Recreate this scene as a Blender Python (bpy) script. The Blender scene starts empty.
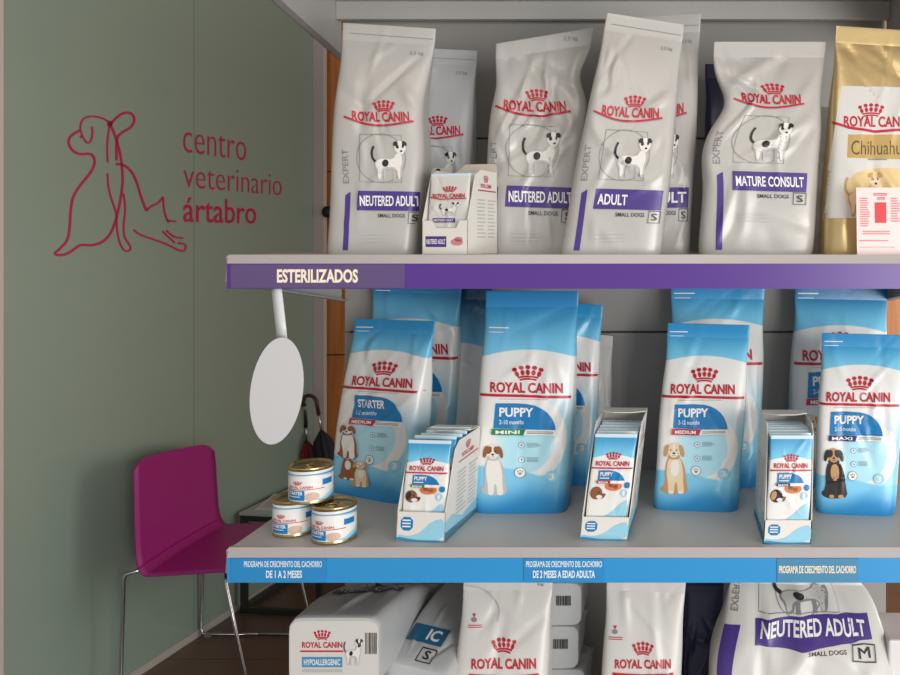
import bpy, bmesh, math, random
from mathutils import Vector, Matrix
from mathutils.geometry import tessellate_polygon
SC = bpy.context.scene; COL = SC.collection
F, PX, PY, CH = 850.0, 672.0, 240.0, 1.5          # focal length, optical axis in the frame, eye height

def at(px, py, d):                                # photograph point at a depth -> place
    return Vector(((px-PX)*d/F, d, CH-(py-PY)*d/F))
def lin(c):
    return tuple((x/255/12.92 if x/255 <= .04045 else ((x/255+.055)/1.055)**2.4) for x in c)
# ------------------------------------------------------------------ materials
MATS = {}
def mat(name, rgb, rough=.5, metal=0, bump=0, bscale=60, spec=.5, coat=0, trans=0, alpha=1):
    if name in MATS: return MATS[name]
    m = bpy.data.materials.new(name); m.use_nodes = True
    nt = m.node_tree; b = nt.nodes['Principled BSDF']
    b.inputs['Base Color'].default_value = (*lin(rgb), 1)
    b.inputs['Roughness'].default_value = rough; b.inputs['Metallic'].default_value = metal
    b.inputs['Specular IOR Level'].default_value = spec
    b.inputs['Coat Weight'].default_value = coat; b.inputs['Coat Roughness'].default_value = .08
    b.inputs['Transmission Weight'].default_value = trans; b.inputs['Alpha'].default_value = alpha
    if bump:
        t = nt.nodes.new('ShaderNodeTexCoord'); n = nt.nodes.new('ShaderNodeTexNoise'); u = nt.nodes.new('ShaderNodeBump')
        n.inputs['Scale'].default_value = bscale; n.inputs['Detail'].default_value = 4
        u.inputs['Strength'].default_value = bump; u.inputs['Distance'].default_value = .004
        nt.links.new(t.outputs['Object'], n.inputs['Vector'])
        if 'film' in name:                        # crinkled plastic: sharp ridges over the soft dents
            g = nt.nodes.new('ShaderNodeTexNoise'); g.noise_type = 'RIDGED_MULTIFRACTAL'; g.inputs['Scale'].default_value = 9; g.inputs['Detail'].default_value = 2.5
            nt.links.new(t.outputs['Object'], g.inputs['Vector'])
            h = E(nt, n.outputs['Fac'])*.6+E(nt, g.outputs['Fac'])*.55; nt.links.new(h.v, u.inputs['Height'])
        else: nt.links.new(n.outputs['Fac'], u.inputs['Height'])
        nt.links.new(u.outputs['Normal'], b.inputs['Normal'])
    MATS[name] = m; return m
class E:                                          # tiny node-expression helper
    def __init__(s, nt, v): s.nt, s.v = nt, v
    def op(s, o, *a):
        n = s.nt.nodes.new('ShaderNodeMath'); n.operation = o
        for i, x in enumerate((s,)+a):
            if isinstance(x, E): x = x.v
            if isinstance(x, (int, float)): n.inputs[i].default_value = x
            else: s.nt.links.new(x, n.inputs[i])
        return E(s.nt, n.outputs[0])
    def __add__(s, o): return s.op('ADD', o)
    def __sub__(s, o): return s.op('SUBTRACT', o)
    def __mul__(s, o): return s.op('MULTIPLY', o)
    def ramp(s, a, b):                            # 0 at a, 1 at b
        n = s.nt.nodes.new('ShaderNodeMapRange'); n.interpolation_type = 'SMOOTHSTEP'
        s.nt.links.new(s.v, n.inputs[0]); n.inputs[1].default_value = a; n.inputs[2].default_value = b
        return E(s.nt, n.outputs[0])
def mixc(nt, f, a, b):
    n = nt.nodes.new('ShaderNodeMix'); n.data_type = 'RGBA'
    nt.links.new(f.v, n.inputs[0])
    for i, c in ((6, a), (7, b)):
        if isinstance(c, tuple): n.inputs[i].default_value = (*lin(c), 1)
        else: nt.links.new(c, n.inputs[i])
    return n.outputs[2]
def uv_xy(nt):
    t = nt.nodes.new('ShaderNodeTexCoord'); s = nt.nodes.new('ShaderNodeSeparateXYZ')
    nt.links.new(t.outputs['UV'], s.inputs[0])
    return E(nt, s.outputs[0])*2-1 if False else (E(nt, s.outputs[0])*2.0)-1.0, E(nt, s.outputs[1])
WHITE = (230, 229, 226)
def puppy_mat(name, deep=(34, 142, 200), top=.83, circ=True):
    if name in MATS: return MATS[name]
    m = mat(name, WHITE, .27, bump=.25, bscale=38)
    nt = m.node_tree; b = nt.nodes['Principled BSDF']
    u, v = uv_xy(nt)
    c = mixc(nt, (v*1.0).ramp(0, .01), WHITE, WHITE)
    if circ:
        dx = u-.02; dy = (v-.33)*4.3
        dist = (dx*dx+dy*dy).op('SQRT')
        low = (v*1.0).ramp(.62, .30)
        right = (u*1.0).ramp(-.25, .7)
        outer = dist.ramp(.86, .9)*right*low
        c = mixc(nt, outer, c, (150, 212, 234))
        inner = dist.ramp(.66, .63)*(u*1.0).ramp(-.75, -.2)
        c = mixc(nt, inner, c, (176, 224, 238))
        wave = v+((u*2.2).op('SINE')*.022)
        c = mixc(nt, wave.ramp(.20, .185), c, (128, 202, 234))
        wave2 = v-((u*2.6+.6).op('SINE')*.03)
        c = mixc(nt, wave2.ramp(.15, .02), c, (44, 142, 202))
    e = v+(u*u*.035)
    blue = mixc(nt, (v*1.0).ramp(top-.03, .98), (120, 198, 230), deep)
    c = mixc(nt, e.ramp(top-.006, top), c, blue)
    nt.links.new(c, b.inputs['Base Color'])
    return m
FILM = mat('silver_film', (184, 181, 176), .36, bump=.22, bscale=34, metal=.1)
PAPER_FILM = mat('white_film', (210, 208, 202), .33, bump=.25, bscale=30)
GREY_FILM = mat('grey_film', (186, 188, 189), .3, bump=.35, bscale=34)
RED = mat('print_red', (186, 22, 48), .35); PURPLE = mat('print_purple', (74, 52, 130), .35)
BLUE = mat('print_blue', (20, 120, 182), .35); NAVY = mat('print_navy', (38, 40, 92), .35)
PWHITE = mat('print_white', (235, 235, 232), .35); GREYP = mat('print_grey', (132, 132, 132), .4)
DARK = mat('print_dark', (48, 44, 44), .4); LBLUE = mat('print_light_blue', (150, 206, 226), .35)
GREEN = mat('print_green', (30, 130, 70), .35); CRIM = mat('print_crimson', (190, 30, 58), .35)
LGREY = mat('print_light_grey', (186, 185, 182), .4); BROWN = mat('print_brown', (140, 86, 52), .4)
CREAM = mat('print_cream', (226, 204, 172), .4); TAN = mat('print_tan', (190, 146, 98), .4)
BLACKP = mat('print_black', (40, 36, 36), .4); ORANGE = mat('print_orange', (214, 120, 70), .4)
MWHITE = mat('print_fur_white', (228, 224, 218), .4); MIDBLUE = mat('print_mid_blue', (70, 140, 180), .35)
# ------------------------------------------------------------------ mesh building
class MB:
    def __init__(s): s.v, s.f, s.m, s.mats, s.sm, s.uv = [], [], [], [], [], []
    def mi(s, m):
        if m not in s.mats: s.mats.append(m)
        return s.mats.index(m)
    def add(s, vs, fs, m, smooth=False, uvs=None):
        o = len(s.v); k = s.mi(m); s.v += [Vector(p) for p in vs]
        s.uv += uvs if uvs else [(0, 0)]*len(vs)
        for f in fs: s.f.append([o+i for i in f]); s.m.append(k); s.sm.append(smooth)
    def box(s, a, b, m, M=None):
        x0, y0, z0 = a; x1, y1, z1 = b
        vs = [Vector(p) for p in ((x0,y0,z0),(x1,y0,z0),(x1,y1,z0),(x0,y1,z0),(x0,y0,z1),(x1,y0,z1),(x1,y1,z1),(x0,y1,z1))]
        if M: vs = [M@p for p in vs]
        s.add(vs, [(0,3,2,1),(4,5,6,7),(0,1,5,4),(1,2,6,5),(2,3,7,6),(3,0,4,7)], m)
    def prism(s, pts, t, m):                      # 3-D polygon given thickness vector t
        n = len(pts); vs = [Vector(p) for p in pts]+[Vector(p)+Vector(t) for p in pts]
        s.add(vs, [tuple(range(n)), tuple(range(2*n-1, n-1, -1))]+[(i, i+n, (i+1) % n+n, (i+1) % n) for i in range(n)], m)
    def tube(s, pts, r, m, seg=10, cap=True):
        pts = [Vector(p) for p in pts]; n = len(pts)
        rs = r if isinstance(r, (list, tuple)) else [r]*n
        vs = []; up = None
        for i, p in enumerate(pts):
            t = (pts[min(i+1, n-1)]-pts[max(i-1, 0)]).normalized()
            if up is None: up = t.orthogonal().normalized()
            up = (up-t*up.dot(t)).normalized(); w = t.cross(up)
            vs += [p+(up*math.cos(a)+w*math.sin(a))*rs[i] for a in (2*math.pi*k/seg for k in range(seg))]
        fs = [(i*seg+k, i*seg+(k+1) % seg, (i+1)*seg+(k+1) % seg, (i+1)*seg+k) for i in range(n-1) for k in range(seg)]
        if cap: fs += [tuple(range(seg-1, -1, -1)), tuple((n-1)*seg+k for k in range(seg))]
        s.add(vs, fs, m, True)
    def lathe(s, prof, m, c=(0,0,0), seg=40):
        vs = [Vector(c)+Vector((r*math.cos(a), r*math.sin(a), z)) for r, z in prof for a in (2*math.pi*k/seg for k in range(seg))]
        s.add(vs, [(i*seg+k, i*seg+(k+1) % seg, (i+1)*seg+(k+1) % seg, (i+1)*seg+k) for i in range(len(prof)-1) for k in range(seg)], m, True)
    def build(s, name, parent=None, loc=(0,0,0), bevel=0):
        me = bpy.data.meshes.new(name); me.from_pydata([tuple(p) for p in s.v], [], s.f)
        for m in s.mats: me.materials.append(m)
        me.polygons.foreach_set('material_index', s.m); me.polygons.foreach_set('use_smooth', s.sm)
        uv = me.uv_layers.new(name='UVMap')
        for l in me.loops: uv.data[l.index].uv = s.uv[l.vertex_index]
        me.update()
        o = bpy.data.objects.new(name, me); COL.objects.link(o); o.location = loc
        if parent: o.parent = parent
        if bevel:
            b = o.modifiers.new('Bevel', 'BEVEL'); b.width = bevel; b.segments = 2; b.limit_method = 'ANGLE'
        return o
def tag(o, label, cat, group=None):
    o['label'] = label; o['category'] = cat
    if group: o['group'] = group
    return o
def thing(name, loc, label, cat, group=None, rz=0):
    o = bpy.data.objects.new(name, None); COL.objects.link(o); o.location = loc; o.rotation_euler = (0, 0, rz)
    o.empty_display_size = .05
    return tag(o, label, cat, group)
def dup(r, off, label, group=None):
    def cp(o, p):
        c = o.copy(); COL.objects.link(c)
        if p: c.parent = p
        for ch in o.children: cp(ch, c)
        return c
    c = cp(r, None); c.location = Vector(r.location)+Vector(off); c['label'] = label
    if group: c['group'] = group
    return c
def struct(mb, name, **k):
    o = mb.build(name, **k); o['kind'] = 'structure'; return o
# ------------------------------------------------------------------ flat print shapes (2-D, later laid on a surface)
def split(tris, L):
    out = []; st = list(tris)
    while st:
        t = st.pop(); e = [(t[(i+1) % 3]-t[i]).length for i in range(3)]; k = e.index(max(e))
        if e[k] <= L: out.append(t); continue
        a, b, c = t[k], t[(k+1) % 3], t[(k+2) % 3]; m = (a+b)/2
        st += [(a, m, c), (m, b, c)]
    return out
def poly(pts):
    p = [Vector((x, y, 0)) for x, y in pts]
    return [tuple(p[i].xy for i in t) for t in tessellate_polygon([p])]
def rect(x0, y0, x1, y1): return poly([(x0,y0),(x1,y0),(x1,y1),(x0,y1)])
def ell(cx, cy, rx, ry, rot=0, n=18):
    c, s = math.cos(rot), math.sin(rot)
    return poly([(cx+rx*math.cos(a)*c-ry*math.sin(a)*s, cy+rx*math.cos(a)*s+ry*math.sin(a)*c) for a in (2*math.pi*k/n for k in range(n))])
def smooth(pts, it=2):
    for _ in range(it):
        q = [pts[0]]
        for a, b in zip(pts, pts[1:]): q += [(a[0]*.75+b[0]*.25, a[1]*.75+b[1]*.25), (a[0]*.25+b[0]*.75, a[1]*.25+b[1]*.75)]
        pts = q+[pts[-1]]
    return pts
def stroke(pts, w):
    p = [Vector(q) for q in pts]; n = len(p); L = []; R = []
    for i in range(n):
        t = (p[min(i+1, n-1)]-p[max(i-1, 0)])
        t = t.normalized() if t.length else Vector((1, 0)); nn = Vector((-t.y, t.x))
        ww = w[i] if isinstance(w, list) else w
        L.append(p[i]+nn*ww/2); R.append(p[i]-nn*ww/2)
    o = []
    for i in range(n-1): o += [(L[i], R[i], R[i+1]), (L[i], R[i+1], L[i+1])]
    return o
def ring(cx, cy, r, w, n=32):
    return stroke([(cx+r*math.cos(2*math.pi*k/n), cy+r*math.sin(2*math.pi*k/n)) for k in range(n+1)], w)
TX = {}
def text_raw(s, bold):
    if (s, bold) in TX: return TX[s, bold]
    cu = bpy.data.curves.new('t', 'FONT'); cu.body = s; cu.offset = bold; cu.resolution_u = 3
    o = bpy.data.objects.new('t', cu); COL.objects.link(o)
    me = o.to_mesh(); vs = [v.co.xy for v in me.vertices]
    tr = []
    me.calc_loop_triangles()
    for t in me.loop_triangles: tr.append(tuple(vs[i].copy() for i in t.vertices))
    o.to_mesh_clear(); bpy.data.objects.remove(o); bpy.data.curves.remove(cu)
    x0 = min(p.x for t in tr for p in t); x1 = max(p.x for t in tr for p in t)
    y0 = min(p.y for t in tr for p in t); y1 = max(p.y for t in tr for p in t)
    TX[s, bold] = [tuple(Vector(((p.x-x0)/(x1-x0), (p.y-y0)/(y1-y0))) for p in t) for t in tr]
    return TX[s, bold]
def text(s, x0, y0, x1, y1, bold=.02, slope=0, arc=0):   # y down: (x0,y0) top left, slope = drop across the line
    o = []
    for t in text_raw(s, bold):
        o.append(tuple(Vector((x0+(x1-x0)*p.x, y1-(y1-y0)*p.y+slope*p.x+arc*((2*p.x-1)**2-1))) for p in t))
    return o
def crown(cx, cy, w, h):
    o = []
    for k in range(5):
        a = (k-2)/2
        o += ell(cx+a*w*.44, cy-h*.36+abs(a)**2*h*.17, w*.085, h*.135, a*.25, 10)
        o += ell(cx+a*w*.37, cy-h*.03+abs(a)**2*h*.12, w*.07, h*.18, a*.3, 10)
    for yy, ww in ((.27, .34), (.42, .28)):
        o += stroke([(cx+ww*w*t, cy+h*(yy+.07*(t*t-1)*1.2+.05)) for t in (-1, -.6, -.2, .2, .6, 1)], h*.11)
    return o
def dog_stand(x0, y0, x1, y1, a=MWHITE, b=BLACKP, sh=LGREY):   # facing right, tail up
    X = lambda t: x0+(x1-x0)*t; Y = lambda t: y0+(y1-y0)*t; w = x1-x0; h = y1-y0
    o = []
    o.append((sh, smooth_poly([(X(.14),Y(.5)),(X(.3),Y(.43)),(X(.6),Y(.46)),(X(.66),Y(.3)),(X(.85),Y(.3)),(X(.88),Y(.5)),(X(.84),Y(.66)),(X(.8),Y(.97)),(X(.72),Y(1)),(X(.7),Y(.72)),(X(.45),Y(.7)),(X(.33),Y(.72)),(X(.3),Y(.98)),(X(.2),Y(1)),(X(.18),Y(.76)),(X(.1),Y(.62))])))
    o.append((a, smooth_poly([(X(.17),Y(.5)),(X(.32),Y(.44)),(X(.6),Y(.48)),(X(.7),Y(.32)),(X(.82),Y(.34)),(X(.84),Y(.55)),(X(.78),Y(.68)),(X(.77),Y(.95)),(X(.72),Y(.95)),(X(.69),Y(.68)),(X(.45),Y(.64)),(X(.3),Y(.68)),(X(.27),Y(.93)),(X(.2),Y(.93)),(X(.2),Y(.72)),(X(.13),Y(.6))])))
    o.append((sh, stroke([(X(.38),Y(.7)),(X(.37),Y(.85)),(X(.38),Y(.98))], w*.06)+stroke([(X(.62),Y(.7)),(X(.63),Y(.85)),(X(.62),Y(.99))], w*.06)))
    o.append((b, stroke(smooth([(X(.14),Y(.52)),(X(.05),Y(.42)),(X(.05),Y(.25)),(X(.11),Y(.14))]), w*.055)))
    o.append((a, ell(X(.8), Y(.18), w*.15, h*.16)+ell(X(.82), Y(.27), w*.09, h*.09)))
    o.append((b, ell(X(.4), Y(.56), w*.085, h*.09, .3)+ell(X(.69), Y(.09), w*.055, h*.065, .7)+ell(X(.92), Y(.09), w*.055, h*.065, -.7)+ell(X(.73), Y(.16), w*.04, h*.055)+ell(X(.88), Y(.15), w*.03, h*.045)))
    o.append((DARK, ell(X(.83), Y(.275), w*.035, h*.025, 0, 8)+ell(X(.76), Y(.18), w*.018, h*.018, 0, 6)+ell(X(.87), Y(.18), w*.018, h*.018, 0, 6)))
    return o
def smooth_poly(p):
    for _ in range(1):
        q = []
        for a, b in zip(p, p[1:]+p[:1]): q += [(a[0]*.75+b[0]*.25, a[1]*.75+b[1]*.25), (a[0]*.25+b[0]*.75, a[1]*.25+b[1]*.75)]
        p = q
    return poly(p)
def dog_sit(x0, y0, x1, y1, body=CREAM, ear=TAN, face=CREAM, chest=MWHITE, sh=TAN, mask=None):
    X = lambda t: x0+(x1-x0)*t; Y = lambda t: y0+(y1-y0)*t; w = x1-x0; h = y1-y0
    o = [(sh, smooth_poly([(X(.3),Y(.3)),(X(.7),Y(.3)),(X(.86),Y(.5)),(X(.9),Y(.75)),(X(.97),Y(.97)),(X(.6),Y(1)),(X(.25),Y(1)),(X(0),Y(.92)),(X(.2),Y(.8)),(X(.2),Y(.5))]))]
    o.append((body, smooth_poly([(X(.33),Y(.3)),(X(.7),Y(.3)),(X(.8),Y(.55)),(X(.8),Y(.8)),(X(.84),Y(.98)),(X(.62),Y(.99)),(X(.6),Y(.78)),(X(.52),Y(.78)),(X(.5),Y(1)),(X(.3),Y(.99)),(X(.3),Y(.8)),(X(.24),Y(.55))])))
    o.append((chest, ell(X(.53), Y(.5), w*.15, h*.16)+ell(X(.4), Y(.96), w*.09, h*.035)+ell(X(.72), Y(.96), w*.1, h*.035)))
    o.append((sh, ell(X(.5), Y(.3), w*.2, h*.05)))
    o.append((face, ell(X(.5), Y(.17), w*.23, h*.125)+ell(X(.5), Y(.24), w*.15, h*.075)))
    o.append((ear, smooth_poly([(X(.36),Y(.06)),(X(.2),Y(.1)),(X(.14),Y(.27)),(X(.22),Y(.31)),(X(.3),Y(.22))])+smooth_poly([(X(.64),Y(.06)),(X(.8),Y(.1)),(X(.86),Y(.27)),(X(.78),Y(.31)),(X(.7),Y(.22))])))
    if mask: o.append((mask, ell(X(.37), Y(.15), w*.1, h*.075, .3)+ell(X(.63), Y(.15), w*.1, h*.075, -.3)))
    o.append((chest, ell(X(.5), Y(.255), w*.11, h*.045)+ell(X(.5), Y(.13), w*.03, h*.08)))
    o.append((DARK, ell(X(.5), Y(.232), w*.05, h*.019, 0, 10)+ell(X(.4), Y(.168), w*.026, h*.013, 0, 8)+ell(X(.6), Y(.168), w*.026, h*.013, 0, 8)+stroke([(X(.44),Y(.272)),(X(.5),Y(.278)),(X(.56),Y(.272))], h*.008)))
    return o
def lines(x0, y0, x1, y1, n, frac=.45, rnd=None):
    o = []; st = (y1-y0)/n
    for k in range(n):
        r = (rnd.uniform(.7, 1) if rnd else 1)
        o += rect(x0, y0+k*st, x0+(x1-x0)*r, y0+k*st+st*frac)
    return o
class Quad:                                       # pixel frame -> (u,v) of a bag face
    def __init__(s, tl, tr, br, bl): s.tl, s.tr, s.br, s.bl = map(Vector, (tl, tr, br, bl))
    def uv(s, p):
        a, v = .5, .5
        for _ in range(8):
            L = s.bl.lerp(s.tl, v); R = s.br.lerp(s.tr, v); P = L.lerp(R, a)
            e = p-P; da = R-L; dv = (s.tl-s.bl).lerp(s.tr-s.br, a)
            det = da.x*dv.y-da.y*dv.x
            a += (e.x*dv.y-e.y*dv.x)/det; v += (da.x*e.y-da.y*e.x)/det
        return a*2-1, v
# ------------------------------------------------------------------ film bags
class Bag:
    def __init__(s, corners, D, out, seed=0, amp=.004, crease=16, vs=.925, gp=2.6, n=5.6, belly=.022, pinch=()):
        s.BL, s.BR, s.TR, s.TL = [Vector(c) for c in corners]; s.D = D; s.o = Vector(out).normalized()
        s.vs, s.gp, s.n, s.belly, s.pinch = vs, gp, n, belly, pinch
        r = random.Random(seed); s.cr = []
        for k in range(crease):
            v0 = r.uniform(.45, .95) if k % 3 else r.uniform(.03, .45)
            a = r.choice([r.gauss(.9, .35), r.gauss(-.9, .35), r.gauss(1.57, .2)])
            s.cr.append((r.uniform(-.9, .9), v0, math.cos(a), math.sin(a), r.uniform(.25, .8), r.uniform(.035, .12), r.choice([-1, 1, 1])*amp*r.uniform(.4, 1.2)))
        s.ph = r.uniform(0, 6)
        s.H = ((s.TL+s.TR)-(s.BL+s.BR)).length/max(1e-6, ((s.BR-s.BL).length+(s.TR-s.TL).length)/2)
    def wr(s, u, v):
        d = 0
        for u0, v0, c, q, l, w, A in s.cr:
            du = u-u0; dv = (v-v0)*s.H
            p = du*c+dv*q; t = -du*q+dv*c
            if abs(t) < 3*w and abs(p) < 2.5*l: d += A*math.exp(-(t/w)**2-(p/l)**2)
        return d
    def hw(s, v):
        return 1+s.belly*math.sin(min(1, v*1.15)*math.pi)-.025*math.exp(-((v-.8)/.1)**2)+.012*math.sin(v*13+s.ph)*(1-v)
    def b(s, v):
        g = max(0, 1-(min(v, s.vs)/(s.vs+.006))**s.gp)
        base = .965 if v <= 0 else min(1, .985+.015*v/.03)
        return s.D/2*g*base+.0012
    def pos(s, u, v, side, off=0):
        v = max(0, min(1, v)); L = s.BL.lerp(s.TL, v); R = s.BR.lerp(s.TR, v)
        sc = s.hw(v)*(.985 if v <= 0 else min(1, .993+.007*v/.03))
        au = min(1, abs(u)); f = max(0, 1-au**s.n)**(1/s.n)
        p = (L+R)/2+(R-L)/2*u*sc
        for v0, w0, a, c in s.pinch:              # a waist: the left / right edge drawn in
            p += (R-L)/2*math.exp(-((v-v0)/w0)**2)*(a*(1-u)/2-c*(1+u)/2)
        fade = (1-au**6)*min(1, v*8)*(1 if v < s.vs else .3)
        return p+s.o*side*(s.b(v)*f+s.wr(u, v)*fade*(1 if side > 0 else .6)+off)
    def shift(s, u, v):                           # the quads are read at the bag's middle depth, the print sits on its front
        if abs(s.o.z) > .5 or s.D < .03: return u, v
        w = max(0, min(1, v)); m = (s.BL.lerp(s.TL, w)+s.BR.lerp(s.TR, w))/2; h = (s.BR-s.BL).length/2
        return u-m.x*s.b(w)/m.y/h, v
    def cols(s):
        us = [-.88+1.76*k/30 for k in range(31)]
        ed = [(1-f**s.n)**(1/s.n) for f in (.78, .6, .4, .2, .0)]
        ed = [e for e in ed if e > .885]
        return [-e for e in reversed(ed)]+us+ed
    def body(s, m, rows=52):
        mb = MB(); us = s.cols(); nu = len(us); N = 2*nu-2
        vs = [0, .012, .03]+[.03+(s.vs-.03)*k/rows for k in range(1, rows+1)]
        P = []; UV = []
        for v in vs:
            for u in us: P.append(s.pos(u, v, 1)); UV.append(((u+1)/2, v))
            for u in reversed(us[1:-1]): P.append(s.pos(u, v, -1)); UV.append(((u+1)/2, v))
        fs = [(i*N+k, i*N+(k+1) % N, (i+1)*N+(k+1) % N, (i+1)*N+k) for i in range(len(vs)-1) for k in range(N)]
        mb.add(P, fs, m, True, UV)
        mb.add(P[:N], [tuple(reversed(range(N)))], m, False, UV[:N])
        return mb
    def seal(s, m):
        mb = MB(); us = s.cols(); nu = len(us); N = 2*nu-2; vs = [s.vs+(1-s.vs)*k/6 for k in range(7)]
        P = []; UV = []
        for i, v in enumerate(vs):
            rg = .0006*(i % 2)
            for u in us: P.append(s.pos(u, v, 1, rg)); UV.append(((u+1)/2, v))
            for u in reversed(us[1:-1]): P.append(s.pos(u, v, -1, rg)); UV.append(((u+1)/2, v))
        mb.add(P, [(i*N+k, i*N+(k+1) % N, (i+1)*N+(k+1) % N, (i+1)*N+k) for i in range(6) for k in range(N)], m, True, UV)
        mb.add(P[6*N:], [tuple(range(N))], m, False, UV[6*N:])
        return mb
    def lay(s, mb, tris, m, q, layer):
        sc = (q.tr-q.tl).length*.038; off = .0008+.0004*layer
        cache = {}; vs = []; fs = []; uvs = []
        for t in split(tris, sc):
            ids = []
            for p in t:
                k = (round(p.x, 3), round(p.y, 3))
                if k not in cache:
                    u, v = q.uv(p); u, v = s.shift(u, v); u = max(-1.0, min(1.0, u)); cache[k] = len(vs); vs.append(s.pos(u, v, 1, off)); uvs.append(((u+1)/2, v))
                ids.append(cache[k])
            a, b, c = (vs[i] for i in ids)
            if len(set(ids)) < 3: continue
            if (b-a).cross(c-a).dot(s.o) < 0: ids.reverse()
            fs.append(tuple(ids))
        mb.add(vs, fs, m, True, uvs)
PARTN = {'logo': 'brand_logo', 'label': 'name_label', 'dog': 'dog_picture', 'panel': 'front_panel', 'seal': 'top_seal'}
def make_bag(name, bag, film, prints, q, label, cat, group=None, sealm=None, bodyname='bag_body'):
    base = (bag.BL+bag.BR)/2
    if abs(bag.o.z) < .5: loc = base.copy()
    else: loc = (bag.BL+bag.BR+bag.TL+bag.TR)/4-Vector((0, 0, bag.D/2))
    root = thing(name, loc, label, cat, group)
    body = bag.body(film); groups = {}; cnt = {}
    for g, m, tr in prints:
        mb = body if g == 'body' else groups.setdefault(g, MB())
        i = cnt.get(g, 0); cnt[g] = i+1
        bag.lay(mb, tr, m, q, (i if g != 'body' else i*.5)*(.5 if g == 'dog' else 1)*(1.7 if g == 'label' else .3 if g == 'panel' else 1)+(1.5 if g in ('label', 'logo', 'dog') else .85 if g == 'panel' else 0))
    def put(mb, nm, lab=None):
        mb.v = [p-loc for p in mb.v]; o = mb.build(nm, root)
        if lab: o['label'] = lab
    put(body, bodyname); put(bag.seal(sealm or film), 'top_seal')
    for g, mb in groups.items(): put(mb, PARTN[g])
    return root
def px_bag(tl, tr, br, bl, z, dl, dr=None, D=.1, lean=.03, **k):
    dr = dl if dr is None else dr
    BL = at(bl[0], bl[1], dl+D/2); BR = at(br[0], br[1], dr+D/2); BL.z = BR.z = z
    TL = at(*tl, dl+D/2+lean); TR = at(*tr, dr+D/2+lean)
    w = (BR-BL); out = Vector((w.y, -w.x, 0)).normalized()
    return Bag((BL, BR, TR, TL), D, out, **k), Quad(tl, tr, br, bl)
def place(pr, x, X, y, Y):                        # fit a print: template spans x, y onto spans X, Y
    kx, ky = (X[1]-X[0])/(x[1]-x[0]), (Y[1]-Y[0])/(y[1]-y[0])
    return moved(pr, lambda p: Vector((X[0]+(p.x-x[0])*kx, Y[0]+(p.y-y[0])*ky)))
def moved(pr, fn): return [(g, m, [tuple(fn(p) for p in t) for t in tr]) for g, m, tr in pr]
# ---- print of the white dog-food bags (coordinates of the template bag)
QE = Quad((370, 68), (648, 90), (606, 765), (333, 759))
def expert(word='NEUTERED ADULT', sbox=True, wx=(418, 588), dog=True, band=PURPLE, stripe=True, sb=748):
    R = random.Random(3); p = []
    p.append(('body', LGREY, text('EXPERT', 0, 0, 1, 1, .01)))
    p[-1] = ('body', GREYP, [tuple(Vector((366+18*t.y, 556-100*t.x)) for t in tr) for tr in p[-1][2]])
    if stripe: p.append(('body', band, poly([(372, 590), (388, 580), (382, sb), (366, sb)])))
    p.append(('body', GREYP, stroke([(422, 412), (546, 418), (540, 556), (416, 552), (422, 412)], 1.6)+ring(482, 484, 72, 1.4)))
    p.append(('body', GREYP, text('3.5 kg', 572, 160, 612, 174, .0)+stroke([(392, 100), (640, 122)], 1.5)))
    p.append(('logo', RED, crown(500, 329, 66, 36)))
    p.append(('logo', RED, text('ROYAL CANIN', 402, 341, 577, 371, .028, 6, -3)))
    p.append(('logo', RED, stroke(smooth([(377, 359), (400, 368), (440, 383), (490, 389), (540, 384), (588, 376)]), 5.5)))
    if dog:
        for m, t in dog_stand(450, 432, 562, 552): p.append(('dog', m, t))
    p.append(('label', band, poly([(412, 578), (598, 584), (594, 640), (408, 634)])))
    p.append(('label', PWHITE, text(word, wx[0], 592, wx[1], 622, .022, 4)))
    p.append(('body', DARK, text('SMALL DOGS', 470, 645, 550, 656, .01, 2)))
    p.append(('body', LGREY, lines(420, 700, 520, 730, 3, .4, R)))
    if sbox:
        p.append(('label', DARK, stroke([(562, 642), (594, 643), (592, 676), (560, 675), (562, 642), (594, 643)], 2.2)))
        p.append(('label', DARK, text('S', 570, 649, 585, 669, .01)))
    return p
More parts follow.
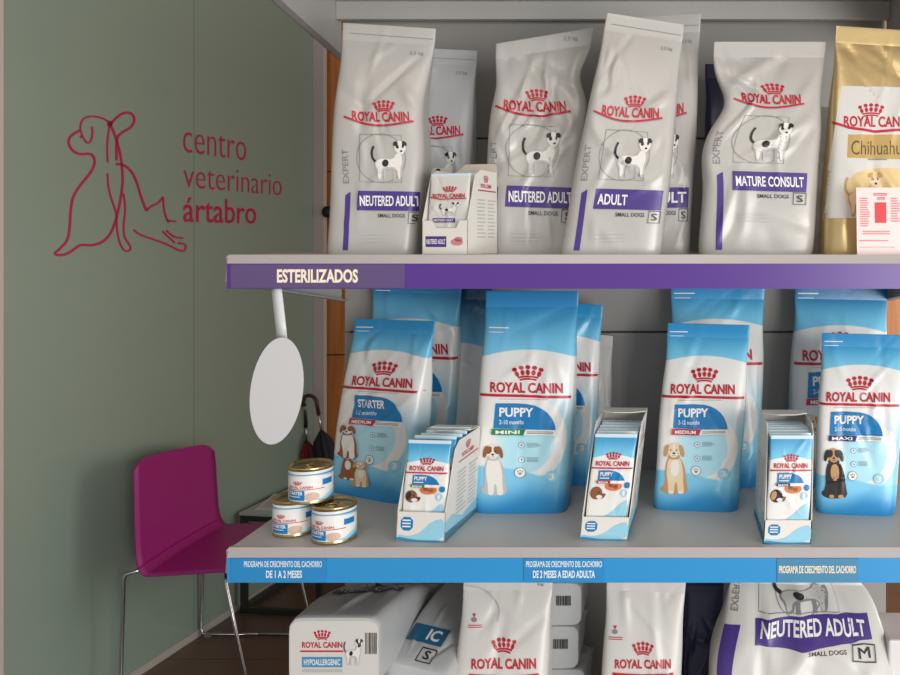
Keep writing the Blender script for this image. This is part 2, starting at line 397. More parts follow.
# ---- print of the blue puppy-food bags
QP = Quad((70, 107), (265, 110), (237, 562), (35, 553))
def puppy(word='PUPPY', sub='2-12 months', band=CRIM, bword='MEDIUM', dogs=None):
    p = []
    p.append(('body', PWHITE, lines(75, 127, 118, 132, 1, .5)+rect(75, 138, 108, 139.5)))
    p.append(('logo', RED, crown(160, 231, 62, 36)))
    p.append(('logo', RED, text('ROYAL CANIN', 82, 253, 231, 277, .03, 1)))
    p.append(('logo', RED, stroke([(54, 283), (150, 284), (252, 287)], 6)))
    p.append(('body', LGREY, lines(100, 291, 200, 294, 1, .6)))
    p.append(('label', BLUE, smooth_poly([(93, 302), (93, 302), (150, 301), (182, 308), (203, 326), (213, 350), (214, 361), (214, 361), (89, 358), (89, 358)])))
    p.append(('label', PWHITE, text(word, 101, 311, 170, 332, .03)))
    p.append(('label', PWHITE, text(sub, 101, 339, 150, 349, .01)))
    p.append(('label', PWHITE, rect(150, 361, 214, 373)))
    p.append(('label', band, poly([(87, 359), (154, 360), (149, 374), (85, 373)])))
    p.append(('label', PWHITE, text(bword, 94, 362.5, 142, 370.5, .025)))
    p.append(('label', GREYP, lines(157, 364, 210, 371, 2, .4)))
    for y in (397, 430):
        p.append(('body', PWHITE, ell(145, y, 6, 6))); p.append(('body', MIDBLUE, ring(145, y, 6, 1.2)+ell(145, y, 2.4, 2.4)))
        p.append(('body', GREYP, lines(156, y-6, 186, y+6, 4, .3, random.Random(int(y)))))
    p.append(('body', PWHITE, ell(142, 459, 11, 11))); p.append(('body', GREYP, ring(142, 459, 11, 1.2)+ell(142, 461, 3.5, 3)+ell(138, 456, 1.5, 1.8)+ell(142, 454, 1.5, 1.8)+ell(146, 456, 1.5, 1.8)))
    p.append(('body', LBLUE, ell(206, 467, 13, 13))); p.append(('body', PWHITE, text('3', 201, 460, 211, 474, .02)))
    for m, t in (dogs or dog_sit(55, 388, 126, 515)): p.append(('dog', m, t))
    return p
def film_puppy(): return puppy_mat('puppy_film')
ZP, ZB, ZL = 1.474, .974, .462                     # shelf surfaces: purple edge, blue edge, lowest
def bd(py): return .526*F/(py-PY)
# ================================================================== TOP ROW
G1 = 'white dog food bags on the purple-edged shelf'
def ebag(label, tl, tr, br, bl, d, pr, film=FILM, q=None, dr=None, D=.1, lean=.03, cat='bag', group=G1, **k):
    b, qq = px_bag(tl, tr, br, bl, ZP, d, dr, D, lean, **k)
    return make_bag('dog_food_bag', b, film, pr, q or QE, label, cat, group)
ebag('white bag with purple NEUTERED ADULT band at the left end of the purple-edged shelf',
     (343, 23), (436, 29), (421, 255), (332, 254), 1.53, expert(), seed=5, pinch=[(.22, .2, .07, 0), (.64, .14, 0, .12)])
ebag('silver bag half hidden behind the leftmost white bag and small open carton on upper shelf',
     (398, 47), (477, 51), (470, 252), (397, 252), 1.72, expert('ADULT'), GREY_FILM, D=.09, seed=8)
ebag('crumpled white NEUTERED ADULT bag with folded top standing right of the open carton',
     (496, 44), (593, 28), (577, 255), (486, 255), 1.60, place(expert(), (412, 598), (508, 573), (341, 580), (103, 190)), q=Quad((496, 44), (593, 28), (577, 255), (486, 255)),
     seed=21, amp=.008, crease=26, pinch=[(.78, .09, .04, .16)])
ebag('tall white ADULT bag leaning left in the middle of the upper shelf',
     (607, 13), (684, 25), (662, 256), (562, 254), 1.49, expert('ADULT', wx=(418, 500)), seed=14, amp=.005)
ebag('white bag almost hidden behind the leaning ADULT bag, only its right side showing',
     (632, 18), (701, 14), (690, 255), (617, 255), 1.61, expert('ADULT'), seed=31)
ebag('white MATURE CONSULT bag with purple band standing left of the gold bag',
     (714, 42), (826, 42), (810, 256), (699, 256), 1.54, place(expert('MATURE CONSULT', sb=806), (412, 598), (735, 806), (341, 580), (96, 176)), q=Quad((714, 42), (826, 42), (810, 256), (699, 256)),
     seed=11, amp=.006, crease=20, pinch=[(.70, .11, .26, .03), (.45, .1, -.05, .02)])
ebag('dark navy bag mostly hidden behind the upper left edge of the MATURE CONSULT bag',
     (705, 64), (768, 66), (770, 253), (706, 253), 1.75, [], mat('navy_film', (44, 46, 84), .3, bump=.3, bscale=34), D=.08, seed=2)
ebag('silver bag edge showing in the gap between MATURE CONSULT bag and gold bag',
     (778, 104), (842, 108), (838, 253), (776, 253), 1.70, [], GREY_FILM, D=.08, seed=3)
# gold bag
GOLD = mat('gold_film', (206, 180, 128), .3, metal=.55, bump=.5, bscale=26)
b, q = px_bag((836, 26), (926, 32), (916, 257), (820, 257), ZP, 1.52, None, .1, .03, seed=17, amp=.004, crease=18)
gp = [('panel', PAPER_FILM, poly([(842, 90), (924, 92), (916, 222), (826, 222)]))]
gp += [('panel', mat('print_gold', (190, 160, 100), .35, metal=.4), poly([(849, 140), (915, 140), (912, 165), (848, 163)]))]
gp += [('panel', mat('print_pale_gold', (222, 196, 140), .35, metal=.3), smooth_poly([(850, 180), (876, 172), (915, 176), (912, 219), (860, 219), (845, 206)]))]
gp += [('logo', RED, crown(871, 115, 24, 14)), ('logo', RED, text('ROYAL CANIN', 845, 121, 908, 132, .028, 1)), ('logo', RED, stroke([(834, 127), (850, 133), (875, 137), (915, 134)], 2.6))]
gp += [('label', mat('print_sepia', (92, 74, 40), .4), text('Chihuahua', 852, 146, 906, 160, .0)), ('label', GREYP, lines(868, 164, 886, 166.5, 1, .5))]
for m, t in dog_stand(845, 176, 882, 221, CREAM, TAN, TAN): gp.append(('dog', m, t))
make_bag('dog_food_bag', b, GOLD, gp, q, 'shiny gold bag with white front panel at the right end of the upper shelf', 'bag', None)
# red and white leaflet leaning on the gold bag
r = thing('leaflet', at(880, 260, 1.482)*1, 'pale pink and white leaflet with a red block leaning against the gold bag', 'leaflet')
r.location.z = ZP
lf = MB(); lw, lh = .08, .118
lf.box((-lw/2, 0, 0), (lw/2, .0008, lh), mat('leaflet_paper', (236, 212, 208), .4), Matrix.Rotation(-.06, 4, 'X'))
M = Matrix.Rotation(-.06, 4, 'X')
def lay_flat(mb, tris, m, fn):
    for t in tris: mb.add([fn(p) for p in t], [(0, 1, 2)], m)
RB = mat('leaflet_red', (214, 40, 52), .4); RL = mat('leaflet_pink', (226, 120, 124), .4)
ff = lambda p: M@Vector((p.x*.001, -.0006, lh-p.y*.001))
lay_flat(lf, rect(-8, 26, 12, 62), RB, ff); lay_flat(lf, lines(-10, 10, 14, 15, 2, .6), RB, ff); lay_flat(lf, lines(-4, 17, 10, 22, 2, .6), RB, ff)
rr = random.Random(4)
for x0, x1, y0, y1, n in ((-34, -16, 18, 70, 13), (20, 36, 18, 62, 10), (-30, 20, 76, 84, 2), (-36, 34, 92, 96, 1), (-36, 34, 104, 106, 1)):
    lay_flat(lf, lines(x0, y0, x1, y1, n, .5, rr), RL, ff)
lf.build('printed_sheet', r)
# ================================================================== SMALL CARTONS
CARD = mat('carton_white', (226, 222, 214), .45); CARDIN = mat('carton_inside', (200, 190, 176), .7)
SKEW = [0]
def carton(name, loc, rz, w, dp, H, lip, label, kind, cut=.035, skew=0):
    r = carton_(name, loc, rz, w, dp, H, lip, label, kind, cut); SKEW[0] = skew
    for o in r.children:
        for v in o.data.vertices: v.co.x += skew*v.co.z
    return r
def carton_(name, loc, rz, w, dp, H, lip, label, kind, cut):
    r = thing(name, loc, label, 'carton', None, rz); t = .0014
    blue = kind != 'expert'
    def side(x, nm):
        mb = MB(); pts = [(x, 0, 0), (x, 0, lip), (x, cut, H*.93), (x, cut+.02, H), (x, dp, H), (x, dp, 0)]
        mb.prism(pts, (t, 0, 0), CARD)
        xs = x+t+.0004 if x > 0 else x-.0004
        f = lambda p: Vector((xs, p.x*.001, p.y*.001))
        D_, H_ = dp*1000, H*1000
        if blue:
            lay_flat(mb, poly([(0, 0), (D_, 0), (D_, H_*.18), (D_*.5, H_*.13), (D_*.2, H_*.24), (0, H_*.2)]), LBLUE, f)
            lay_flat(mb, poly([(0, 0), (D_, 0), (D_, H_*.06), (0, H_*.1)]), MIDBLUE, f)
            f2 = lambda p: Vector((xs+(.0003 if x > 0 else -.0003), p.x*.001, p.y*.001))
        else: f2 = f
        lay_flat(mb, lines(D_*.3, H_*.2, D_*.6, H_*.68, 11, .35, random.Random(2))+lines(D_*.66, H_*.2, D_*.95, H_*.68, 11, .35, random.Random(3)), LGREY, f2)
        fl = lambda p: Vector((xs, (p.x if x > 0 else D_-p.x)*.001, H_*.001-p.y*.001))
        if x > 0: lay_flat(mb, crown(D_*.6, H_*.1, D_*.16, H_*.09)+text('ROYAL CANIN', D_*.42, H_*.16, D_*.78, H_*.21, .03)+rect(D_*.32, H_*.235, D_*.95, H_*.25), RED, fl)
        mb.build(nm, r)
    side(-w/2, 'side_panel'); side(w/2-t, 'side_panel')
    mb = MB(); mb.box((-w/2, dp-t, 0), (w/2, dp, H), CARD); mb.build('back_panel', r)
    mb = MB(); mb.box((-w/2, 0, 0), (w/2, dp, t), CARDIN); mb.build('base_panel', r)
    mb = MB(); mb.prism([(-w/2, 0, 0), (w/2, 0, 0), (w/2, 0, lip*1.0), (w*.32, 0, lip*1.0), (w*.25, 0, lip*.78), (-w*.2, 0, lip*.78), (-w*.28, 0, lip), (-w/2, 0, lip)] if kind == 'expert' else
             [(-w/2, 0, 0), (w/2, 0, 0), (w/2, 0, lip), (-w/2, 0, lip)], (0, t, 0), CARD)
    f = lambda p: Vector((p.x*.001*w/.087, -.0004, lip-p.y*.001*lip/.035)); f2 = lambda p: f(p)+Vector((0, -.0003, 0))
    if blue:
        lay_flat(mb, smooth_poly([(-43, 35), (43, 35), (43, 6), (20, 10), (0, 24), (-20, 29), (-43, 26)]), LBLUE, f)
        lay_flat(mb, smooth_poly([(-43, 35), (43, 35), (43, 32), (0, 33), (-20, 31.5), (-43, 29)]), MIDBLUE, f2)
        lay_flat(mb, smooth_poly([(-36, 6), (-14, 6), (-14, 22), (-36, 22)]), BLUE, f2)
        f3 = lambda p: f(p)+Vector((0, -.0006, 0))
        lay_flat(mb, lines(-33, 9, -18, 20, 3, .45), PWHITE, f3)
    else:
        lay_flat(mb, rect(-37, 16, 3, 27), PURPLE, f); lay_flat(mb, text('NEUTERED ADULT', -35, 19, 1, 24, .02), PWHITE, f2)
        lay_flat(mb, ell(23, 22, 12, 3.5)+ell(26, 19, 8, 2.5), mat('print_pink', (206, 130, 140), .4), f)
    mb.build('front_lip', r)
    if kind == 'expert':                         # torn lid flap standing up at the back
        mb = MB(); mb.prism([(-w/2, dp, H), (w/2, dp, H), (w*.42, dp+.012, H+.018), (-w*.3, dp+.012, H+.018)], (0, t, 0), CARDIN); mb.build('lid_flap', r)
    else:
        mb = MB(); mb.prism([(-w/2, dp, H), (w/2, dp, H), (w/2, dp-.05, H+.004), (w*.2, dp-.075, H+.006), (-w*.2, dp-.075, H+.006), (-w/2, dp-.05, H+.004)], (0, 0, t), CARD); mb.build('lid_flap', r)
    return r
# pouch print: template 100 wide, 145 tall, y down
QQ = Quad((-50, 0), (50, 0), (50, 222), (-50, 222))
def pouch_print(band, bword, dogcol, cut=BLUE):
    p = [('logo', RED, crown(0, 47, 36, 17)), ('logo', RED, text('ROYAL CANIN', -40, 58, 40, 69, .03)), ('logo', RED, rect(-49, 72, 49, 75)),
         ('label', cut, smooth_poly([(-30, 79), (-30, 79), (2, 78), (24, 86), (33, 100), (33, 100), (-30, 100), (-30, 100)])), ('label', PWHITE, text('PUPPY', -26, 82, 4, 91, .03)), ('label', PWHITE, lines(-26, 94, -4, 98, 1, .5)),
         ('label', PWHITE, rect(-4, 100, 33, 106)), ('label', band, rect(-32, 100, 0, 106.5)), ('label', PWHITE, text(bword, -28, 101.5, -6, 105.5, .02)),
         ('body', ORANGE, ell(8, 113, 20, 10)), ('body', BROWN, ell(2, 111, 6, 4)+ell(13, 114, 6, 4)), ('body', BLUE, smooth_poly([(33, 104), (46, 104), (46, 117), (33, 117)]))]
    p.insert(0, ('body', LBLUE, smooth_poly([(-46, 222), (47, 222), (47, 140), (30, 150), (8, 172), (-20, 184), (-46, 188)])))
    h1, h2 = dogcol
    p += [('dog', h1, ell(-30, 128, 14, 14)+ell(-18, 134, 9, 6)), ('dog', h2, ell(-36, 127, 6, 10, .3)+ell(-12, 132, 3, 3)), ('dog', MWHITE, ell(-22, 136, 7, 4)), ('dog', DARK, ell(-24, 126, 2, 2)+ell(-10, 131, 2.4, 2))]
    p += [('body', LBLUE, ell(34, 128, 8, 8)), ('body', PWHITE, text('1', 31, 123, 36, 133, .02))]
    return p
def pouch_stack(cart, w, H, n, y0, dy, z0, tilt, prints, film, labels, group, name='food_pouch'):
    cw = cart.matrix_world if False else Matrix.Translation(cart.location)@Matrix.Rotation(cart.rotation_euler.z, 4, 'Z')
    P = lambda x, y, z: cw@Vector((x+SKEW[0]*z, y, z))
    out = (cw.to_3x3()@Vector((0, -1, 0)))
    b = Bag((P(-w/2, y0, z0), P(w/2, y0, z0), P(w/2, y0+tilt, z0+H), P(-w/2, y0+tilt, z0+H)), .0115, out, seed=n*7, amp=.0012, crease=10, vs=.965, gp=4, belly=.01)
    p0 = make_bag(name, b, film, prints, QQ, labels[0], 'pouch', group, mat('pouch_edge', (206, 226, 234), .35), 'pouch_body')
    for k in range(1, n):
        off = cw.to_3x3()@Vector((random.Random(k*5+n).uniform(-.0015, .0015), dy*k, random.Random(k+n).uniform(-.001, .003)))
        dup(p0, off, labels[min(k, len(labels)-1)], group)
ORD = ['front', 'second', 'third', 'fourth', 'fifth', 'sixth', 'seventh']
def plab(n, what, where): return ['%s %s %s' % (('front', what, where) if k == 0 else (ORD[k], what+', counted from the front,', where)) for k in range(n)]
POUCHF = puppy_mat('pouch_film', (60, 150, 200), .80, False)
bd0 = bd(542)
c = carton('display_carton', Vector(((420-PX)*bd0/F, bd0, ZB)), -.10, .087, .17,   .166, .052, 'open white and blue pouch carton between the STARTER bag and tall MINI bag', 'pup', skew=.05)
pouch_stack(c, .078, .166, 5, .012, .026, .006, .012, pouch_print(GREEN, 'MINI', (BROWN, DARK)), POUCHF, plab(5, 'blue-topped pouch', 'in the open carton left of the MINI bag'), 'pouches in the carton left of the MINI bag')
bd0 = bd(540.5)
c = carton('display_carton', Vector(((603.5-PX)*bd0/F, bd0, ZB)), -.05, .084, .17, .198, .041, 'narrow pouch carton standing alone between the tall MINI bag and MEDIUM puppy bag', 'pup', skew=.11)
pouch_stack(c, .075, .176, 6, .012, .022, .006, .01, pouch_print(CRIM, 'MEDIUM', (BROWN, BROWN)), POUCHF, plab(6, 'blue-topped pouch', 'in the carton between MINI and MEDIUM puppy bags'), 'pouches in the carton between MINI and MEDIUM bags')
bd0 = bd(544)
c = carton('display_carton', Vector(((787-PX)*bd0/F, bd0, ZB)), 0, .082, .165, .198, .041, 'pouch carton in front of the gap between MEDIUM puppy bag and MAXI puppy bag', 'pup', skew=.06)
pouch_stack(c, .074, .178, 7, .010, .020, .006, .008, pouch_print(NAVY, 'MAXI', (BLACKP, TAN)), POUCHF, plab(7, 'blue-topped pouch', 'in the carton beside the MAXI puppy bag'), 'pouches in the carton beside the MAXI bag')
EP = [('logo', RED, crown(2, 45, 36, 17)), ('logo', RED, text('ROYAL CANIN', -40, 58, 42, 70, .03)), ('logo', RED, stroke([(-46, 68), (-20, 74), (46, 72)], 3))]
for m, t in dog_stand(-22, 82, 30, 122): EP.append(('dog', m, t))
EP += [('label', PURPLE, rect(-36, 128, 20, 140)), ('label', PWHITE, text('NEUTERED ADULT', -33, 131, 16, 137, .02))]
c = carton('display_carton', Vector(((443-PX)*1.475/F, 1.475+.012, ZP)), math.radians(-13), .087, .12, .152, .06, 'small open white carton of pouches on the upper shelf between the two NEUTERED ADULT bags', 'expert', .03)
pouch_stack(c, .076, .138, 4, .012, .023, .006, .010, EP, PAPER_FILM, plab(4, 'white pouch', 'in the small carton on the upper shelf'), 'white pouches in the upper carton')
# ================================================================== MIDDLE ROW
G2 = 'blue and white puppy food bags on the blue-edged shelf'
PF = film_puppy()
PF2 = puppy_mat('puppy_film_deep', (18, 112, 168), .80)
def pbag(label, tl, tr, br, bl, pr, d=None, dr=None, D=.1, lean=.02, film=None, q=None, **k):
    dl = d or bd(bl[1]); dr = dr or (d or bd(br[1]))
    b, _ = px_bag(tl, tr, br, bl, ZB, dl, dr, D, lean, **k)
    return make_bag('puppy_food_bag', b, film or PF, pr, q or QP, label, 'bag', G2)
three = dog_sit(54, 440, 112, 515, BROWN, BROWN, MWHITE, MWHITE, BROWN, BROWN)+dog_sit(92, 462, 148, 528, CREAM, TAN, CREAM, MWHITE, TAN)+dog_sit(52, 372, 116, 460, MWHITE, BROWN, MWHITE, MWHITE, BROWN, BROWN)
pbag('blue and white STARTER puppy food bag at left end behind the stacked cans', (355, 319), (435, 321), (413, 506), (341, 492),
     puppy('STARTER', '1-2 months', CRIM, 'MEDIUM', three), D=.075, lean=.03, seed=41)
pbag('tallest puppy bag, blue and white with green MINI band, standing left of the narrow carton', (486, 291), (579, 291), (570, 514), (478, 514),
     place(puppy('PUPPY', '2-10 months', GREEN, 'MINI', dog_sit(58, 390, 118, 512, MWHITE, BROWN, MWHITE, MWHITE, LGREY, BROWN)), (82, 231), (54, 226), (253, 553), (256, 580)),
     D=.11, seed=42, film=puppy_mat('puppy_film_tall', (22, 124, 182), .735), q=Quad((40, 28), (272, 25), (243, 580), (20, 583)))
pbag('blue and white puppy bag with red MEDIUM band and cream puppy, between two pouch cartons', (668, 323), (750, 325), (738, 513), (655, 510), puppy(), D=.09, seed=43)
pbag('blue and white puppy bag with dark blue MAXI band and black-tan puppy at right end', (822, 333), (906, 335), (893, 517), (815, 514),
     puppy('PUPPY', '2-15 months', NAVY, 'MAXI', dog_sit(62, 385, 132, 515, BLACKP, BLACKP, TAN, TAN, DARK, BLACKP)), D=.09, seed=44)
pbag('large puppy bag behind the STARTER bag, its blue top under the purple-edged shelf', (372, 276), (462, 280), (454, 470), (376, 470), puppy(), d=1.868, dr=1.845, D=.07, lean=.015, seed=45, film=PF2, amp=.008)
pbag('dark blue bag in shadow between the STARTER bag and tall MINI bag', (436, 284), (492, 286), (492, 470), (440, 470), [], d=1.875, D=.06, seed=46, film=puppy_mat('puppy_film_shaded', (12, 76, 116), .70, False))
pbag('puppy bag just behind the right edge of the tall MINI bag, red print cut off', (526, 302), (603, 305), (593, 484), (518, 484), puppy(), D=.07, d=1.82, seed=47)
pbag('pale crumpled bag deepest in the shelf, left of the MEDIUM puppy bags', (560, 330), (613, 336), (609, 474), (562, 474), [], d=1.865, D=.06, seed=48, film=PAPER_FILM, amp=.007)
pbag('larger puppy bag standing directly behind the red-banded MEDIUM bag', (671, 284), (765, 285), (757, 480), (669, 480), puppy(), d=1.80, D=.11, seed=49)
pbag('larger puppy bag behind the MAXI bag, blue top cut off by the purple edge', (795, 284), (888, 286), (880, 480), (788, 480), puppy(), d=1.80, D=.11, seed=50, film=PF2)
# cans
TIN = mat('can_gold', (196, 176, 128), .25, metal=.9); CANW = mat('can_label_white', (232, 230, 226), .35)
def can(label, px, d, z, rz):
    r = thing('food_can', Vector(((px-PX)*d/F, d, z)), label, 'can', 'small food tins on the blue-edged shelf', rz); R, H = .037, .064
    mb = MB(); mb.lathe([(0, .001), (R-.003, .001), (R-.002, 0), (R+.0006, .0012), (R, .004), (R-.0008, .006), (R-.0008, H-.006), (R, H-.004), (R+.0006, H-.0014), (R-.0005, H), (R-.0025, H-.0006), (R-.0035, H-.004), (R-.006, H-.0045), (R-.008, H-.0035), (0, H-.0035)], TIN); mb.build('can_body', r)
    m = MB(); rl = R+.0002
    m.lathe([(rl, .0065), (rl, H-.0065)], CANW, seg=64)
    def f(k): return lambda p: Vector(((rl+.0003+k*.0002)*math.sin(p.x), -(rl+.0003+k*.0002)*math.cos(p.x), p.y*.001))
    def wrap(tris, mt, k):
        lay_flat(m, [tuple(Vector(p) for p in t) for t in split([tuple(Vector((p.x*20, p.y)) for p in t) for t in tris], 5)], mt, lambda p: f(k)(Vector((p.x/20, p.y))))
    wrap(poly([(-1.9, 53), (-1.9, 44), (-1, 48), (.2, 51), (1.4, 47), (3, 42), (3, 53)]), LBLUE, 0)
    wrap(poly([(-2.4, 53), (-2.4, 49), (-.4, 52), (.8, 51), (3, 47), (3, 53)]), MIDBLUE, 1)
    wrap([tuple(Vector((-.35+p.x*.02, 38-p.y)) for p in t) for t in crown(0, 0, 22, 7)], RED, 1)
    wrap([tuple(Vector((p.x, 62-p.y)) for p in t) for t in text('ROYAL CANIN', -.85, 29, .35, 33.5, .02)], RED, 1)
    wrap(rect(-1.1, 26.2, .9, 27.4), RED, 1)
    wrap(rect(-.95, 8, .0, 25), BLUE, 1)
    wrap([tuple(Vector((p.x, 33-p.y)) for p in t) for t in text('STARTER', -.88, 9.5, -.08, 15.5, .03)], PWHITE, 2)
    wrap([tuple(Vector((p.x, 33-p.y)) for p in t) for t in lines(-.88, 18, -.2, 21, 1, .4)], PWHITE, 2)
    wrap(ell(.32, 14, .34, 7.5), mat('print_mousse', (206, 176, 156), .4), 0); wrap(poly([(.2, 7), (1.8, 7), (1.8, 22), (1.2, 17), (.8, 10)]), LBLUE, 1)
    wrap(poly([(.95, 7), (2.2, 7), (2.2, 14), (1.4, 12)]), MIDBLUE, 2); wrap(rect(.8, 32, 1.4, 42), BLUE, 1)
    m.build('paper_label', r)
    g = MB(); g.tube([(.010*math.cos(a), -.012+.009*math.sin(a), H-.002) for a in (2*math.pi*k/16 for k in range(17))], .0011, TIN, 6); g.box((-.004, -.003, H-.0032), (.004, .012, H-.0012), TIN); g.build('ring_pull', r)
can('left can of the lower pair, small white and blue tin under the top can', 295, 1.535, ZB, .1)
can('right can of the lower pair, small white and blue tin nearest the STARTER bag', 334.5, 1.50, ZB, .0)
can('topmost small white and blue tin standing on two other cans', 311, 1.515, ZB+.0645, .12)
# ================================================================== LOWEST ROW
G3 = 'white dog food bags on the lowest shelf'
QL = Quad((-50, 0), (50, 0), (50, 220), (-50, 220))
def lying(label, BL, BR, L, D, up, film, pr, seed, off=None, group=G3, gp=3.0, end=None, **k):
    BL, BR = Vector(BL), Vector(BR); w = BR-BL
    ax = Vector((-w.y, w.x, 0)).normalized()*L; ax.z = up
    b = Bag((BL, BR, BR+ax*1.0, BL+ax), D, Vector((0, 0, 1)), seed=seed, amp=.006, gp=gp, n=8, belly=.02, **k)
    o = make_bag('dog_food_bag', b, film, pr, QL, label, 'bag', group)
    if end: end(o, b, BL, BR)
    return o
d1 = 1.49
def endprint(o, b, BL, BR):
    mb = MB(); w = (BR-BL).length; c = (BL+BR)/2-Vector(o.location); y = -.0010
    h = b.D
    pts = []
    for k in range(48):
        a = 2*math.pi*k/48; cx, sx = math.cos(a), math.sin(a)
        pts.append(c+Vector((math.copysign(abs(cx)**.22, cx)*w/2*.965, y+.0003, math.copysign(abs(sx)**.25, sx)*h/2*.9)))
    mb.prism(pts, (0, .002, 0), PAPER_FILM)
    def f(k): return lambda p: c+Vector((p.x*w/96, y-.0004*k, (32-p.y)*h/70))
    lay_flat(mb, crown(-12, 14, 17, 10)+text('ROYAL CANIN', -33, 21, 9, 27, .03)+rect(-35, 29.5, 10, 31), RED, f(1))
    lay_flat(mb, rect(-33, 36, 9, 46), MIDBLUE, f(1)); lay_flat(mb, rect(-33, 48, 9, 51), LGREY, f(1))
    lay_flat(mb, text('HYPOALLERGENIC', -31, 38, 7, 44, .02), PWHITE, f(2))
    k = 2
    for m, t in dog_stand(10, 17, 31, 44): k += .4; lay_flat(mb, t, m, f(k))
    rn = random.Random(9); x = 33
    while x < 45:
        wd = rn.uniform(.4, 1.0); lay_flat(mb, rect(x, 12, x+wd, 33), DARK, f(1)); x += wd+rn.uniform(.4, .9)
    ob = mb.build('end_panel', o); ob['label'] = 'printed white end panel'
def face_blue():
    p = [('label', NAVY, poly([(-34, 70), (38, 62), (38, 84), (-34, 92)])), ('label', PWHITE, text('HYPOALLERGENIC', -30, 70, 34, 82, .02, -6))]
    for m, t in dog_stand(-18, 18, 26, 58, LGREY, BLACKP, GREYP): p.append(('dog', m, t))
    p += [('logo', RED, text('ROYAL CANIN', -34, 142, 34, 154, .03)), ('logo', RED, crown(0, 166, 26, 14))]
    return moved(p, lambda v: Vector((v.x, 220-v.y)) if False else v)
xL = (288-PX)*d1/F; xR = (380-PX)*d1/F; zc = CH-(617-PY)*d1/F-.0625
def face_flip(pr): return moved(pr, lambda v: Vector((v.x, v.y)))
pr1 = [('label', NAVY, poly([(-36, 120), (40, 110), (40, 132), (-36, 142)])), ('label', PWHITE, text('HYPOALLERGENIC', -32, 120, 36, 134, .02, -8))]
for m, t in dog_stand(-20, 62, 30, 108, LGREY, BLACKP, GREYP): pr1.append(('dog', m, t))
pr1 += [('logo', RED, text('ROYAL CANIN', -34, 34, 34, 46, .03)), ('logo', RED, crown(0, 24, 26, 14))]
A1 = lying('white lying bag whose end panel with barcode faces out, left on the lowest shelf', (xL, d1, zc), (xR, d1, zc), .38, .124, -.035, GREY_FILM, pr1, 61, end=endprint)
dup(A1, (0, .01, -.127), 'second bag down in the pile of lying bags at left of the lowest shelf')
dup(A1, (.004, .0, -.254), 'bottom bag in the pile of lying bags at left of the lowest shelf')
pr2 = [('label', mat('print_teal', (36, 98, 136), .4), poly([(-40, 158), (16, 158), (16, 186), (-40, 186)])), ('label', PWHITE, text('IC', -12, 163, 8, 181, .03)), ('body', DARK, stroke([(-8, 192), (14, 192), (14, 212), (-8, 212), (-8, 192), (14, 192)], 2)+text('S', -1, 195, 8, 208, .02))]
A2 = lying('grey bag lying with teal IC label on its face, right of the white end panel', (-.53, 1.57, .675), (-.405, 1.55, .655), .36, .10, .09, GREY_FILM, pr2, 62)
dup(A2, (.01, .01, -.105), 'bag under the grey lying bag with teal IC label on the lowest shelf')
def logo_bag(label, tl, tr, br, bl, d, D, pr, seed, **k):
    b, q = px_bag(tl, tr, br, bl, ZL, d, None, D, .02, seed=seed, **k)
    return make_bag('dog_food_bag', b, PAPER_FILM, pr, q, label, 'bag', G3)
def rlogo(cx, yc, w, small=None):
    p = [('logo', RED, crown(cx, yc, w*.37, w*.25)), ('logo', RED, text('ROYAL CANIN', cx-w/2, yc+w*.2, cx+w/2, yc+w*.37, .03)), ('logo', RED, stroke([(cx-w*.54, yc+w*.47), (cx, yc+w*.5), (cx+w*.54, yc+w*.47)], w*.05))]
    if small:
        x, y = small
        p += [('body', RED, poly([(x-2, y-3), (x+2, y-3), (x, y+1)])), ('body', GREYP, ell(x, y+3, 3, 2.4)), ('body', RED, lines(x-6, y+8, x+8, y+12, 2, .4))]
    return p
logo_bag('white bag with red crown standing upright left of the silver stack on lowest shelf', (464, 574), (553, 574), (546, 812), (452, 812), 1.55, .12, rlogo(504, 645, 62, (474, 617))+[('body', LGREY, stroke(smooth([(466, 586), (486, 590), (500, 606), (498, 622)]), 1.5)), ('body', GREYP, text('kg', 538, 583, 544, 587, 0))], 63)
logo_bag('narrower white bag with red crown standing alone at the middle of the lowest shelf', (607, 574), (686, 578), (674, 806), (598, 806), 1.57, .11, rlogo(643, 648, 54, (615, 629)), 64)
# stack of silver bags seen end-on
st0 = lying('top silver bag of the stack behind the left upright crown bag', (-.315, 1.70, CH-(583-PY)*1.70/F-.0425), (-.182, 1.70, CH-(583-PY)*1.70/F-.0425), .2, .084, -.01, GREY_FILM, [], 65, group='silver bags stacked on the lowest shelf')
e = MB(); rn = random.Random(5)
x = .018
while x < .046: wd = rn.uniform(.0008, .002); e.box((x, -.1022, .045), (x+wd, -.1006, .064), DARK); x += wd+rn.uniform(.001, .002)
e.build('barcode', st0)
for k, nm in ((1, 'second'), (2, 'third'), (3, 'fourth')):
    dup(st0, ((-.006, .008, -.004)[k-1], 0, -.0865*k), nm+' silver bag from the top in the stack behind the upright crown bag')
